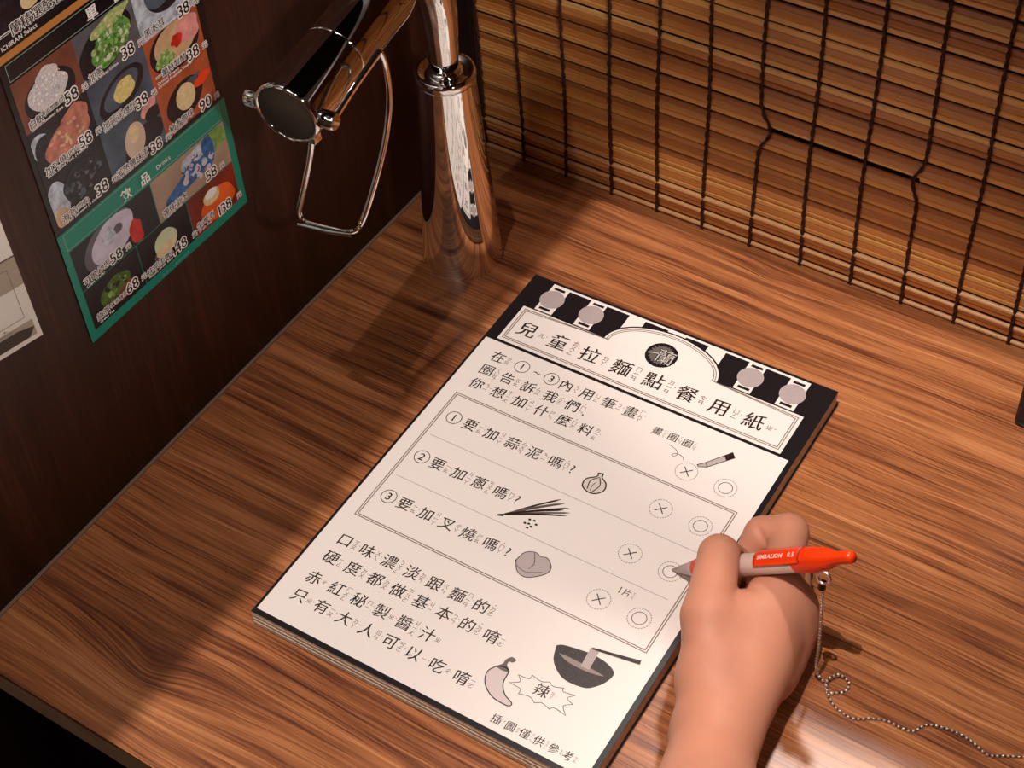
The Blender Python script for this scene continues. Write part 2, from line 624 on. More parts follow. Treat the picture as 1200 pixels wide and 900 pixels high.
K = dict(black=mat('poster_black', (22, 17, 20), 0.25), green=mat('poster_green', (10, 132, 110), 0.25), orange=mat('poster_orange', (196, 128, 66), 0.25),
         white=mat('poster_white', (248, 240, 236), 0.25), grey=mat('poster_grey', (96, 92, 98), 0.25, noise=(120, 0.25)),
         dish=mat('poster_bowl', (30, 26, 32), 0.25, noise=(200, 0.5)), rice=mat('poster_rice', (214, 204, 204), 0.25, noise=(900, 0.25)),
         redbrown=mat('poster_redbrown', (120, 66, 50), 0.25, noise=(60, 0.3)), onion=mat('poster_onion', (96, 150, 70), 0.25, noise=(420, 0.6)),
         onion2=mat('poster_onion_pale', (176, 190, 120), 0.25, noise=(500, 0.3)), steelb=mat('poster_steel', (74, 84, 98), 0.25, noise=(60, 0.4)),
         garlic=mat('poster_garlic', (222, 200, 124), 0.25, noise=(500, 0.2)), egg=mat('poster_egg', (216, 186, 166), 0.25, noise=(60, 0.12)),
         meat=mat('poster_meat', (192, 118, 98), 0.25, noise=(180, 0.35)), nori=mat('poster_nori', (32, 32, 38), 0.25, noise=(250, 0.7)),
         ham=mat('poster_ham', (226, 150, 142), 0.25, noise=(160, 0.2)), red=mat('poster_red', (196, 40, 30), 0.25, noise=(120, 0.3)),
         scarlet=mat('poster_scarlet', (236, 70, 30), 0.25), rust=mat('poster_rust', (172, 84, 52), 0.25, noise=(60, 0.25)),
         cream=mat('poster_cream', (226, 200, 152), 0.25, noise=(300, 0.12)), broth=mat('poster_broth', (206, 168, 128), 0.25, noise=(100, 0.2)),
         blue=mat('poster_blue', (46, 96, 150), 0.25, noise=(240, 0.6)), ice=mat('poster_ice', (186, 192, 204), 0.25, noise=(260, 0.4)),
         milk=mat('poster_milk', (206, 196, 214), 0.25, noise=(120, 0.15)), tea=mat('poster_tea', (76, 100, 44), 0.25, noise=(240, 0.5)),
         matcha=mat('poster_matcha', (206, 214, 176), 0.25, noise=(60, 0.1)), beer=mat('poster_beer', (232, 96, 30), 0.25, noise=(60, 0.25)),
         beerbg=mat('poster_beer_ground', (128, 38, 20), 0.25, noise=(30, 0.6)), tan=mat('poster_tan', (170, 140, 118), 0.25, noise=(60, 0.2)),
         leaf=mat('poster_leaf', (120, 160, 80), 0.25, noise=(200, 0.5)))

m = MB(); m.box((0.0002, -0.3575, 0.1135), (0.0008, -0.2245, 0.45))
m.build('paper_sheet', K['black'], poster)
PX = 0.00085
# green lower frame, header bars
m = MB()
f = wall_fn(PX)
rect(m, f, -357.5, 113.5, -224.5, 190.0)
m.build('green_panel', K['green'], poster)
m = MB()
f = wall_fn(PX)
rect(m, f, -357.5, 296.2, -224.5, 300.2)
m.build('orange_stripe', K['orange'], poster)
f = wall_fn(PX + 0.0001)
outline = mat('poster_outline', (150, 170, 150), 0.4)
for (a0, b0, a1, b1) in ((-353.5, 178.2, -230, 188.6), (-353.5, 285.6, -271, 294.6)):
    m = MB()
    stroke(m, f, [(a0, b0), (a1, b0), (a1, b1), (a0, b1)], 0.35, 0, True)
    m.build('panel_outline', outline, poster)
D1, D2, D3, D4, D5 = PX + 0.0001, PX + 0.0002, PX + 0.0003, PX + 0.0004, PX + 0.0005
c1, c2, c3, c4 = -354.5, -313.0, -271.0, -229.5
r0, r1, r2, r3 = 284.3, 254.3, 224.2, 193.2


def picture(label, cell, bg, shapes):
    """cell = y0,z0,y1,z1 ; shapes = (colour, cy, cz, ry, rz, rot deg, jitter) relative to the cell centre, clipped to the cell"""
    y0, z0, y1, z1 = cell
    mb = MB()
    names = [bg]
    rect(mb, wall_fn(D1), y0, z0, y1, z1, 0)
    cy, cz = (y0 + y1) / 2, (z0 + z1) / 2
    rn = random.Random(len(label))
    for i, (cn, a, b, ra, rb, ro, ji) in enumerate(shapes):
        if cn[0] == '*':            # many small pieces scattered over an ellipse: ro of them, ji mm large
            for q_ in range(ro):
                c__ = rn.choice(cn[1:].split(','))
                if c__ not in names:
                    names.append(c__)
                t_, k_ = rn.uniform(0, 6.28), math.sqrt(rn.random())
                sz_ = ji * rn.uniform(0.6, 1.3)
                pts = ell(cy + a + ra * k_ * math.cos(t_), cz + b + rb * k_ * math.sin(t_), sz_, sz_ * rn.uniform(0.5, 1), 8, rn.uniform(0, 3), 0.1, q_)
                pts = [(min(max(p, y0 + 0.2), y1 - 0.2), min(max(q, z0 + 0.2), z1 - 0.2)) for p, q in pts]
                poly(mb, wall_fn(D1 + 0.00004 * (i + 1) + 0.00004 * q_ / ro), pts, names.index(c__))
            continue
        if cn not in names:
            names.append(cn)
        pts = ell(cy + a, cz + b, ra, rb, 36, math.radians(ro), ji, i + 3)
        pts = [(min(max(p, y0 + 0.2), y1 - 0.2), min(max(q, z0 + 0.2), z1 - 0.2)) for p, q in pts]
        poly(mb, wall_fn(D1 + 0.00004 * (i + 1)), pts, names.index(cn))
    mb.build('food_picture', [K[n_] for n_ in names], poster, label=label)


picture('picture of white rice in a black bowl', (c1, r1, c2, r0), 'redbrown', [('dish', 0, -3, 17, 12, 0, 0), ('rice', -1, -1, 13, 9, 0, .05), ('rice', 1, 5, 8, 7, 0, .08), ('*rice,ice,white', 0, 1, 11, 8, 90, 0.8)])
picture('picture of chopped green onion', (c2, r1, c3, r0), 'grey', [('dish', -2, 0, 21, 12, 20, 0), ('onion2', 4, 10, 14, 4, 10, .08), ('onion', 0, -2, 13, 9, 25, .07), ('onion', 8, 2, 9, 7, 0, .07), ('*onion,onion2,leaf,matcha,tea', 2, -1, 13, 8, 90, 1.5), ('*onion2,cream', 4, 10, 13, 3, 30, 1.2)])
picture('picture of black wood-ear mushroom', (c3, r1, c4, r0 + 8), 'ice', [('dish', 4, 4, 17, 14, 20, 0), ('steelb', -2, 3, 11, 9, 20, 0), ('nori', 5, 5, 12, 9, 0, .12), ('*nori,redbrown,black', 4, 6, 9, 6, 30, 1.8)])
picture('picture of sliced roast pork', (c1, r2, c2, r1), 'dish', [('ice', -14, 3, 7, 9, 30, 0), ('nori', -10, -2, 9, 12, 30, 0), ('meat', 2, -1, 17, 9, 15, .04), ('meat', 9, 6, 10, 7, 10, .05), ('*ham,meat,broth', 3, 0, 13, 7, 26, 1.5)])
picture('picture of grated garlic on a dark dish', (c2, r2, c3, r1), 'steelb', [('dish', 0, 0, 18, 10, 18, 0), ('steelb', 0, 1, 14, 7, 18, 0), ('garlic', 2, 0, 8, 6, 20, .06), ('*garlic,cream', 2, 0, 6, 4.5, 30, 0.9)])
picture('picture of noodles with red ginger and pork', (c3, r2, c4, r1), 'rust', [('dish', 0, 2, 19, 14, 0, 0), ('broth', 1, 4, 16, 11, 0, 0), ('ham', 11, 6, 9, 8, 0, .08), ('leaf', -9, -2, 6, 4, 10, .1), ('*leaf,onion,onion2', -9, -2, 7, 5, 36, 1.1), ('red', 2, 4, 4, 4, 0, .15)])
picture('picture of dark seaweed sheets', (c1, r3, c2, r2), 'dish', [('ice', -15, 0, 7, 12, 0, 0), ('broth', -16, -10, 5, 6, 0, 0), ('nori', 3, 1, 14, 12, 10, .06), ('*nori,steelb,dish,black,grey', 3, 1, 12, 9, 60, 1.8)])
picture('picture of a boiled egg', (c2, r3, c3, r2), 'steelb', [('dish', 6, -6, 16, 9, 15, 0), ('ham', 14, 11, 7, 4, 30, 0), ('dish', 16, 6, 6, 4, 0, 0), ('egg', 0, -1, 7.5, 10.5, -12, 0), ('cream', 0, 3, 4, 5, -12, 0)])
picture('picture of a pale sorbet ball', (c3, r3, c4, r2), 'rust', [('dish', -2, -1, 15, 11, 15, 0), ('steelb', 3, 5, 8, 3, 15, .2), ('cream', -1, 0, 7.5, 8, 0, 0), ('scarlet', 13, 3, 7, 3.2, 12, .05)])
d0, d1, d2 = 176.8, 148.2, 121.8
picture('picture of a milky iced drink', (-353, d1, -291, d0), 'black', [('grey', -5, 3, 20, 13, 20, 0), ('milk', -2, 2, 17, 12, 20, .03), ('red', 14, -6, 5, 8, 0, .1), ('ice', -4, 5, 6, 5, 0, .1), ('grey', 3, 5, 3, 3, 0, .1)])
picture('picture of blue glass soda bottles', (-290.5, d1, -229.5, d0), 'tan', [('leaf', 20, 8, 10, 8, 0, .1), ('ice', 6, 5, 13, 8, 0, .1), ('blue', -2, -2, 20, 5, 12, .08), ('blue', 15, 5, 5, 10, 0, .06), ('*ice,steelb,milk,blue', 5, 1, 14, 8, 46, 2.0), ('blue', -18, -7, 6, 4, 0, .05)])
picture('picture of green tea in a glass', (-353, d2 - 2, -311.5, d1 - .6), 'black', [('dish', 0, 0, 15, 10, 10, 0), ('tea', 0, 0, 12, 8, 10, .03), ('redbrown', 6, -6, 8, 4, 20, 0), ('*tea,leaf,dish', 0, 1, 9, 5, 24, 1.6)])
picture('picture of pale matcha beer foam', (-311, d2 - 2, -270, d1 - .6), 'black', [('grey', -2, -5, 9, 6, 0, 0), ('matcha', 0, 1, 9, 8.5, 0, .02), ('cream', -1, -3, 8, 4, 0, 0)])
picture('picture of orange draft beer', (-269.5, d2 - 2, -229.5, d1 - .6), 'beerbg', [('beer', 3, -3, 14, 10, 0, .05), ('beer', 0, -7, 8, 6, 0, 0), ('cream', -1, 4, 7, 5, 0, .03), ('white', -1, 6, 5, 3, 0, 0)])
picture('picture of the set meal in black bowls', (c1, 303, -285, 345), 'dish', [('redbrown', 8, 8, 16, 10, 0, 0), ('cream', -8, -6, 7, 5, 20, 0), ('red', -14, 6, 8, 6, 0, 0)])

tm = MB()
fi = wall_fn(D1 + 0.0005)


def both(s, x, y, size, latin=True, thick=None):
    """black text with a white outline"""
    o_ = thick if thick else (0.5 if size > 8 else 0.45)
    for k_ in range(8):
        line(tm, wall_fn(D1 + 0.0004 + k_ * 0.00001), s, x + o_ * math.cos(k_ * math.pi / 4), y + o_ * math.sin(k_ * math.pi / 4), size, 0.0, 0)
    line(tm, fi, s, x, y, size, 0.0, 1)
    line(tm, wall_fn(D1 + 0.00052), s, x + (0.2 if size > 8 else 0.12), y, size, 0.0, 1)


def price(n_, y, z_):
    wd = 5.6 * len(n_)
    both(n_, y - wd / 2 - 1, z_ - 3.2, 9.6, thick=0.85)
    both('元', y + wd / 2, z_ - 2.4, 4.2)


for n_, y, z_ in (('58', -321.2, 257.6), ('38', -279.8, 257.8), ('38', -237.3, 256.8), ('38', -237.8, 229.6), ('38', -279.7, 226.2), ('90', -237.5, 196.0),
                  ('58', -320.9, 230.0), ('38', -278.1, 195.6), ('38', -319.9, 197.5), ('58', -245.3, 152.1), ('138', -240.6, 124.2),
                  ('58', -324.2, 153.0), ('148', -280.2, 124.9), ('68', -320.0, 127.0)):
    price(n_, y, z_)
both('18', -297, 306, 10)
for s, x, y, sz in (('白飯', -352, 256.5, 5.2), ('(追加飯用)', -341.5, 258.2, 3.1), ('加蔥', -310, 256.5, 5.2), ('黑木耳', -269, 257, 5.2),
                    ('加叉燒', -351.5, 227.5, 5.0), ('(四片)', -336.5, 228, 3.6), ('加蒜泥', -310, 226.6, 5.0), ('(雙份)', -295, 227, 3.6),
                    ('一蘭特製醋', -268.5, 229.8, 4.7), ('海苔', -351, 196, 5.0), ('(四張)', -341, 196.5, 3.6), ('半熟鹽味蛋', -310.5, 195.4, 4.9),
                    ('柚香雪球', -268.5, 195.6, 4.9), ('可爾必思', -351, 151.4, 5.0), ('彈珠汽水', -288, 150.6, 5.0), ('綠茶', -350, 124.4, 5.0),
                    ('·抹茶綠茶', -340, 125, 3.2), ('抹茶生啤酒', -309.5, 124, 4.7), ('生啤酒', -267, 124.6, 5.0), ('一蘭精選配餐', -352, 306.5, 7.0)):
    both(s, x, y, sz)
for s, x, y in (('Special Steamed Rice', -351.5, 253.9 + 0.8), ('Extra Green Onion', -310, 254.9), ('Kikurage Mushrooms', -269, 254.9),
                ('Extra Sliced Pork (4 slices)', -351, 225.2), ('Extra Garlic (Minced)', -310, 224.8), ('Original Vinegar', -268.5, 227.0),
                ('Original Premium Vinegar', -268.5, 224.8), ('Dried Seaweed (4 sheets)', -350, 193.7), ('Half-Boiled Salted Egg', -310, 193.4), ('Yuzu Sorbet', -268, 193.6),
                ('Calpis Water', -350, 148.8), ('Ramune Soda', -287, 148.6), ('Green Tea', -349, 121.6), ('Matcha Draft Beer', -309, 121.4), ('Draft Beer', -266, 122)):
    line(tm, fi, s, x, y, 2.4, 0.02, 0)
line(tm, fi, 'ICHIRAN Select', -353, 302.3, 3.4, 0.01, 0)
line(tm, fi, '單', -301, 286.8, 8.2, 0.02, 0)
line(tm, fi, '品', -282, 286.8, 8.2, 0.02, 0)
line(tm, fi, '飲', -312, 179.6, 7.8, 0.02, 0)
line(tm, fi, '品', -297, 179.6, 7.8, 0.02, 0)
line(tm, fi, 'Drinks', -284, 181.4, 4.0, 0.0, 0)
line(tm, fi, '未滿十八歲請勿飲酒', -300, 115.2, 2.6, 0.0, 2)
tm.build('lettering', [K['white'], K['black'], mat('poster_pale_green', (90, 170, 150), 0.4)], poster)

# white notice sheet further left, hung slightly askew
notice = empty('notice_sheet', 'white printed notice sheet on the dark wall at the left edge, beside the menu poster', 'notice')
NB = np.array([-384.5, 144.6])
ang = math.atan2(144.6 - 150.9, -384.5 + 412.5)


def nf(d):
    def g(x, y):
        ca, sa = math.cos(ang), math.sin(ang)
        return (d, (NB[0] + x * ca - y * sa * 0.0) / 1000, (NB[1] + x * sa + y) / 1000)
    return g


m = MB()
a, b = nf(0.0003), nf(0.0009)
P4 = [(-120, 0), (0, 0), (0, 200), (-120, 200)]
m.add([a(*p) for p in P4] + [b(*p) for p in P4], [(3, 2, 1, 0), (4, 5, 6, 7), (0, 1, 5, 4), (1, 2, 6, 5), (2, 3, 7, 6), (3, 0, 4, 7)])
m.build('paper_sheet', white_paper, notice)
m = MB()
f = nf(0.001)
rect(m, f, -120, 37, 0, 56, 0)           # grey-green bands
rect(m, f, -60, 3, -3, 13.5, 0)
m.build('grey_band', mat('notice_grey', (176, 160, 142), 0.6), notice)
m = MB()
f = nf(0.00108)
poly(m, f, [(-38, 3.2), (-8, 3.2), (-3, 8.6), (-14, 10.8), (-38, 10.8)], 0)
rect(m, f, -120, 55.6, 0, 56.4, 0)
m.build('dark_print', mat('notice_dark', (74, 62, 54), 0.6), notice)
m = MB()
f = nf(0.0011)
stroke(m, f, [(-80, 17), (-7, 17), (-7, 50), (-80, 50)], 0.3, 0, True)
stroke(m, f, [(-80, 78), (0, 78)], 0.3)
line(m, f, 'ました。', -30, 12.5, 4, 0)
m.build('print_lines', mat('notice_line', (120, 104, 92), 0.6), notice)

# ------------------------------------------------------------------ tap
tap = empty('water_tap', 'tall chrome water tap with a horizontal spout head and wire push lever on the counter', 'tap')
BX, BY = 0.061, -0.1015
m = MB()
m.lathe([(0.0, 0.0), (0.0, 0.0262), (0.0, 0.0262), (0.004, 0.0263), (0.03, 0.0248), (0.07, 0.0222), (0.11, 0.0198), (0.140, 0.0183), (0.144, 0.0183), (0.144, 0.0183), (0.1445, 0.0176), (0.1445, 0.0176), (0.1455, 0.0176), (0.1455, 0.0186), (0.1455, 0.0186), (0.148, 0.0187), (0.150, 0.0180), (0.1503, 0.0160), (0.1475, 0.0145), (0.1475, 0.0110), (0.1475, 0.0110), (0.1510, 0.0106), (0.1510, 0.006)],
        (BX, BY, 0), seg=64)
m.build('column', chrome, tap)
# gooseneck: up out of the column, over, and forward into the head
dx, dy = 0.118, -0.993


def along(s, z_):
    return (BX + dx * s, BY + dy * s, z_)


pathk = ([along(0, 0.146), along(0.000, 0.170), along(0.001, 0.195), along(0.007, 0.219), along(0.020, 0.238), along(0.038, 0.2435), None, None])
FACE = Vector((0.0768, -0.2556, 0.2285))
AX = Vector((0.10, -0.990, -0.085)).normalized()
B0 = FACE - AX * 0.098
pathk[-2], pathk[-1] = tuple(B0), tuple(B0 + AX * 0.012)
path = smoothpath(pathk, 8)
rads = [0.0082 + 0.0098 * min(1, (i / 48) ** 1.1) for i in range(len(path))]
m = MB(); m.tube(path, rads, seg=64, up=(1, 0, 0))
m.build('gooseneck', chrome, tap)
m = MB()
m.lathe([(0.008, 0.01798), (0.018, 0.0181), (0.050, 0.0182), (0.050, 0.0182), (0.0505, 0.0176), (0.0512, 0.0176), (0.0517, 0.0183), (0.0517, 0.0183), (0.0955, 0.0188), (0.0975, 0.0186), (0.0985, 0.0178), (0.0985, 0.0172), (0.0975, 0.0168)], B0, AX, 64)
head = m.build('spout_head', chrome, tap)
m = MB()
m.lathe([(0.0, 0.0170), (0.0, 0.0170), (0.0008, 0.0166), (0.0008, 0.0)], FACE - AX * 0.0012, AX, 48)
m.build('end_disc', rubber, head, label='matt dark grey end disc')
side = AX.cross(Vector((0, 0, 1))).normalized()   # towards -x or +x
if side.x < 0:
    side = -side
for s_, l_ in ((-1, 0.0092), (1, 0.0098)):
    m = MB()
    c0 = FACE - AX * 0.0045 + side * s_ * 0.0172
    m.lathe([(0, 0.0045), (0.0015, 0.0050), (0.0015, 0.0050), (l_ - 0.0008, 0.0050), (l_, 0.0043), (l_, 0.0043), (l_, 0.0), ], c0, side * s_, 24)
    m.build('pivot_pin', chrome, tap)
# wire lever
R_ = 0.0262
pin = FACE - AX * 0.0045


def lv(s_, b_, z_):
    """s_: sideways from the head axis, b_: backwards from the pins, z_: height"""
    p = pin + side * s_ - Vector((AX.x, AX.y, 0)).normalized() * b_
    return (p.x, p.y, z_)


e1 = at(445, 60, 0, 0.104)
m = MB()
m.tube(smoothpath([tuple(pin + side * 0.025), tuple((pin + side * 0.025) * 0.5 + e1 * 0.5 + Vector((0, 0, 0.001))), tuple(e1)], 6), 0.0027, 10, up=(1, 0, 0), flat=0.5)
m.build('lever_arm', chrome, tap)
wire = smoothpath([tuple(e1), tuple(at(452, 78, 0, 0.104)), tuple(at(456, 110, 0, 0.104)), tuple(at(454, 145, 0, 0.103)), tuple(at(447, 185, 0, 0.102)), tuple(at(434, 232, 0, 0.100)), tuple(at(425, 258, 0, 0.098))], 6)
wire += smoothpath([tuple(at(421, 265, 0, 0.0965)), tuple(at(416, 270, 1, -0.248)), tuple(at(408, 271, 1, -0.249))], 5)
wire += smoothpath([tuple(at(400, 270, 1, -0.249)), tuple(at(375, 264, 1, -0.249)), tuple(at(358, 259, 1, -0.249))], 5)
wire += smoothpath([tuple(at(352, 255, 1, -0.249)), tuple(at(350.5, 247, 1, -0.249)), tuple(at(353, 235, 1, -0.249))], 5)
wire += smoothpath([tuple(at(358, 212, 1, -0.249)), tuple(at(364, 180, 1, -0.249)), tuple(at(367, 150, 1, -0.249))], 5)
wire = [w_ for k_, w_ in enumerate(wire) if k_ == 0 or np.linalg.norm(np.array(w_) - np.array(wire[k_ - 1])) > 1e-5]
m = MB(); m.tube(wire, 0.0017, 12, up=(1, 0, 0))
m.build('lever_wire', chrome, tap)
m = MB(); m.tube([tuple(at(350, 263, 1, -0.250)), tuple(at(384, 271, 1, -0.250)), tuple(at(413, 275, 1, -0.250))], 0.0014, 10, up=(0, 0, 1))
m.build('lever_plate', chrome, tap)
tb = at(366, 154, 1, -0.249)
m = MB(); m.box((tb.x - 0.0032, tb.y - 0.003, tb.z - 0.006), (tb.x + 0.0032, tb.y + 0.003, tb.z + 0.006))
m.build('lever_stop', chrome, tap, bevel=0.0008)

# ------------------------------------------------------------------ order notepad
pad = empty('order_notepad', 'thick pad of white printed order sheets with black header lying on the counter', 'notepad')
PO = np.array([0.121, -0.1054]); PR = 0.022; PT = 0.0126; PW, PH = 210.0, 298.9


def pf(z_):
    c_, s_ = math.cos(PR), math.sin(PR)
    return lambda u, v: (PO[0] + (c_ * u - s_ * v) / 1000, PO[1] + (s_ * u + c_ * v) / 1000, z_)


def slab(mb, u0, v0, u1, v1, z0, z1, mi=0, jit=0, sd=0):
    a, b = pf(z0), pf(z1)
    q = [(u0, v0), (u1, v0), (u1, v1), (u0, v1)]
    mb.add([a(*p) for p in q] + [b(*p) for p in q], [(3, 2, 1, 0), (4, 5, 6, 7), (0, 1, 5, 4), (1, 2, 6, 5), (2, 3, 7, 6), (3, 0, 4, 7)], mi)


m = MB(); slab(m, 1.8, -PH + 2.2, PW + 0.7, 0.6, 0.0002, 0.0010)
m.build('backing_board', board, pad)
layers = [(0.0010, 0.0040, -0.2, -0.5, 0), (0.0040, 0.0046, -0.1, -0.1, 1), (0.0046, 0.0069, 0.0, -0.3, 0), (0.0069, 0.0075, 0.1, 0.0, 1), (0.0075, 0.0099, 0.0, -0.1, 0), (0.0099, 0.0104, 0.2, 0.1, 1), (0.0104, 0.0122, 0.1, 0.0, 0)]
for z0, z1, du, dv, k in layers:
    m = MB(); slab(m, du * 0.9, -PH + dv, PW - 0.3 + du * 0.2, -0.3, z0, z1)
    m.build('page_stack', [edge_dark, edge_paper][k], pad)
m = MB(); slab(m, 0, -PH, PW, 0, 0.0122, PT)
top = m.build('top_sheet', ink_black, pad, label='black-bordered top sheet')
Z1, Z2, Z3, Z4 = PT + 0.00006, PT + 0.00012, PT + 0.00018, PT + 0.00024
m = MB()
rect(m, pf(Z1), 1.7, -295.8, 206.9, -62.4)
rect(m, pf(Z1), 15.3, -27.0, 193.3, -1.9)
rect(m, pf(Z1), 8.2, -60.2, 200.6, -28.0)
# arch of the title panel
arch = [(105 + 38.5 * math.cos(t), -28.2 + 22.5 * math.sin(t)) for t in [math.pi * i / 40 for i in range(41)]]
poly(m, pf(Z3), [(66.0, -28.4)] + [p for p in arch[::-1]] + [(144.0, -28.4)])
m.build('white_panel', sheet_white, pad)
m = MB()
for a_, b_ in ((27.6, 43.4), (54.8, 71.0), (82.3, 98.3), (110.5, 125.9), (137.8, 153.7), (164.9, 181.1)):
    rect(m, pf(Z2), a_, -27.2, b_, -3.6)
rect(m, pf(Z2), 8.2, -28.0, 200.6, -27.3)
out = [(105 + 39.2 * math.cos(t), -28.2 + 23.2 * math.sin(t)) for t in [math.pi * i / 40 for i in range(41)]]
stroke(m, pf(Z2 + 0.00003), out, 1.0)
for lc in (21.2, 49.6, 159.6, 187.2):
    rect(m, pf(Z3), lc - 3.8, -6.4, lc + 3.8, -4.4)
    rect(m, pf(Z3), lc - 3.8, -25.4, lc + 3.8, -23.4)
m.build('black_stripe', ink_black, pad)
for lc in (21.2, 49.6, 159.6, 187.2):
    m = MB()
    poly(m, pf(Z3), ell(lc, -14.9, 8.0, 8.0, 36), 0)
    for k in range(-7, 8):
        hw = math.sqrt(max(0.1, 64 - (k * 1.05) ** 2)) - 0.4
        stroke(m, pf(Z4), [(lc - hw, -14.9 + k * 1.05), (lc + hw, -14.9 + k * 1.05)], 0.16, 1)
    m.build('printed_lantern', [lilac, ink_grey], pad)
# frames
m = MB()
ar = lambda r: [(105 + (37.0 - r) * math.cos(t), -28.2 + (21.0 - r) * math.sin(t)) for t in [math.pi * i / 36 for i in range(37)]]
for r in (0.0, 1.3):
    x0, x1, yb, yt = 10.6 + r, 198.2 - r, -57.8 + r, -30.2 - r
    A = [p for p in ar(r) if p[1] > yt]
    stroke(m, pf(Z4), [(x0, yt), (x0, yb), (x1, yb), (x1, yt)] + A, 0.55, 0, True)
for r in (0.0, 1.3):
    stroke(m, pf(Z2), [(10.9 + r, -110.6 - r), (10.9 + r, -216.8 + r), (198.2 - r, -216.8 + r), (198.2 - r, -110.6 - r)], 0.6, 0, True)
stroke(m, pf(Z2), [(15.6, -146.2), (191.8, -146.2)], 0.25)
stroke(m, pf(Z2), [(15.6, -181.6), (192.2, -181.6)], 0.25)
m.build('printed_frame', ink_grey, pad)

# lettering
BPM = {'兒': 'ㄦˊ', '童': 'ㄊㄨㄥˊ', '拉': 'ㄌㄚ', '麵': 'ㄇㄧㄢˋ', '點': 'ㄉㄧㄢˇ', '餐': 'ㄘㄢ', '用': 'ㄩㄥˋ', '紙': 'ㄓˇ', '在': 'ㄗㄞˋ', '內': 'ㄋㄟˋ', '筆': 'ㄅㄧˇ',
       '畫': 'ㄏㄨㄚˋ', '圈': 'ㄑㄩㄢ', '告': 'ㄍㄠˋ', '訴': 'ㄙㄨˋ', '我': 'ㄨㄛˇ', '們': 'ㄇㄣ˙', '你': 'ㄋㄧˇ', '想': 'ㄒㄧㄤˇ', '加': 'ㄐㄧㄚ', '什': 'ㄕㄣˊ', '麼': 'ㄇㄜ˙',
       '料': 'ㄌㄧㄠˋ', '要': 'ㄧㄠˋ', '蒜': 'ㄙㄨㄢˋ', '泥': 'ㄋㄧˊ', '嗎': 'ㄇㄚ˙', '蔥': 'ㄘㄨㄥ', '叉': 'ㄔㄚ', '燒': 'ㄕㄠ', '口': 'ㄎㄡˇ', '味': 'ㄨㄟˋ', '濃': 'ㄋㄨㄥˊ',
       '淡': 'ㄉㄢˋ', '跟': 'ㄍㄣ', '的': 'ㄉㄜ˙', '硬': 'ㄧㄥˋ', '度': 'ㄉㄨˋ', '都': 'ㄉㄡ', '做': 'ㄗㄨㄛˋ', '基': 'ㄐㄧ', '本': 'ㄅㄣˇ', '唷': 'ㄧㄛ', '赤': 'ㄔˋ', '紅': 'ㄏㄨㄥˊ',
       '秘': 'ㄇㄧˋ', '製': 'ㄓˋ', '醬': 'ㄐㄧㄤˋ', '汁': 'ㄓ', '只': 'ㄓˇ', '有': 'ㄧㄡˇ', '大': 'ㄉㄚˋ', '人': 'ㄖㄣˊ', '可': 'ㄎㄜˇ', '以': 'ㄧˇ', '吃': 'ㄔ', '辣': 'ㄌㄚˋ',
       '片': 'ㄆㄧㄢˋ', '插': 'ㄔㄚ', '圖': 'ㄊㄨˊ', '僅': 'ㄐㄧㄣˇ', '供': 'ㄍㄨㄥ', '參': 'ㄘㄢ', '考': 'ㄎㄠˇ'}
TONE = 'ˊˇˋ˙'


def ruby(mb, fn, ch, x, y, sz, mi=1):
    s = BPM.get(ch)
    if not s:
        return
    body = [c_ for c_ in s if c_ not in TONE]
    tone = [c_ for c_ in s if c_ in TONE]
    n_ = len(body)
    for i, c_ in enumerate(body):
        put(mb, fn, c_, x, y + (n_ - 1) * sz * 0.46 - i * sz * 0.92, sz, 0.004, mi)
    if tone:
        if tone[0] == '˙':
            put(mb, fn, '·', x, y + n_ * sz * 0.5 + sz * 0.25, sz * 1.3, 0.02, mi, centre=False)
        else:
            put(mb, fn, tone[0], x + sz * 0.78, y + sz * 0.1 * n_, sz * 1.2, 0.0, mi, centre=False)


def sentence(mb, fn, s, xs, y, size, bold=0.007, rub=None, dxr=None):
    rub = rub or size * 0.38
    for ch, x in zip(s, xs):
        if ch == ' ':
            continue
        if ch in '①②③':
            stroke(mb, fn, ell(x, y, size * .50, size * .50, 40), size * 0.05, 0, True)
            put(mb, fn, {'①': '1', '②': '2', '③': '3'}[ch], x, y, size * 0.78, 0.01, 0, centre=False)
        elif ch in '?~,':
            yy = y - (size * 0.42 if ch == ',' else 0)
            put(mb, fn, ch, x, yy, size * (0.95 if ch != '~' else 0.9), 0.0, 0, centre=False)
        else:
            for k_ in (-bold, bold):
                put(mb, (fn if k_ < 0 else (lambda a_, b_: (lambda q_: (q_[0], q_[1], q_[2] + 0.00002))(fn(a_, b_)))), ch, x + k_ * size, y, size, 0.0, 0, shear=0.07)
            ruby(mb, fn, ch, x + (dxr or size * 0.72), y - size * 0.02, rub)


m = MB()
g = pf(Z4)
sentence(m, g, '兒童拉麵點餐用紙', [21.5, 43.9, 66.0, 88.2, 110.3, 132.4, 154.3, 176.6], -45.0, 13.2, bold=0.008, rub=4.4, dxr=10.2)
m.build('title_lettering', [ink, ink_grey], pad)
g = pf(Z2)
sz = 9.3


def lettering(name, txt, xs, y, size, **kw):
    mb = MB()
    sentence(mb, g, txt, xs, y, size, **kw)
    mb.build(name, [ink, ink_grey], pad)


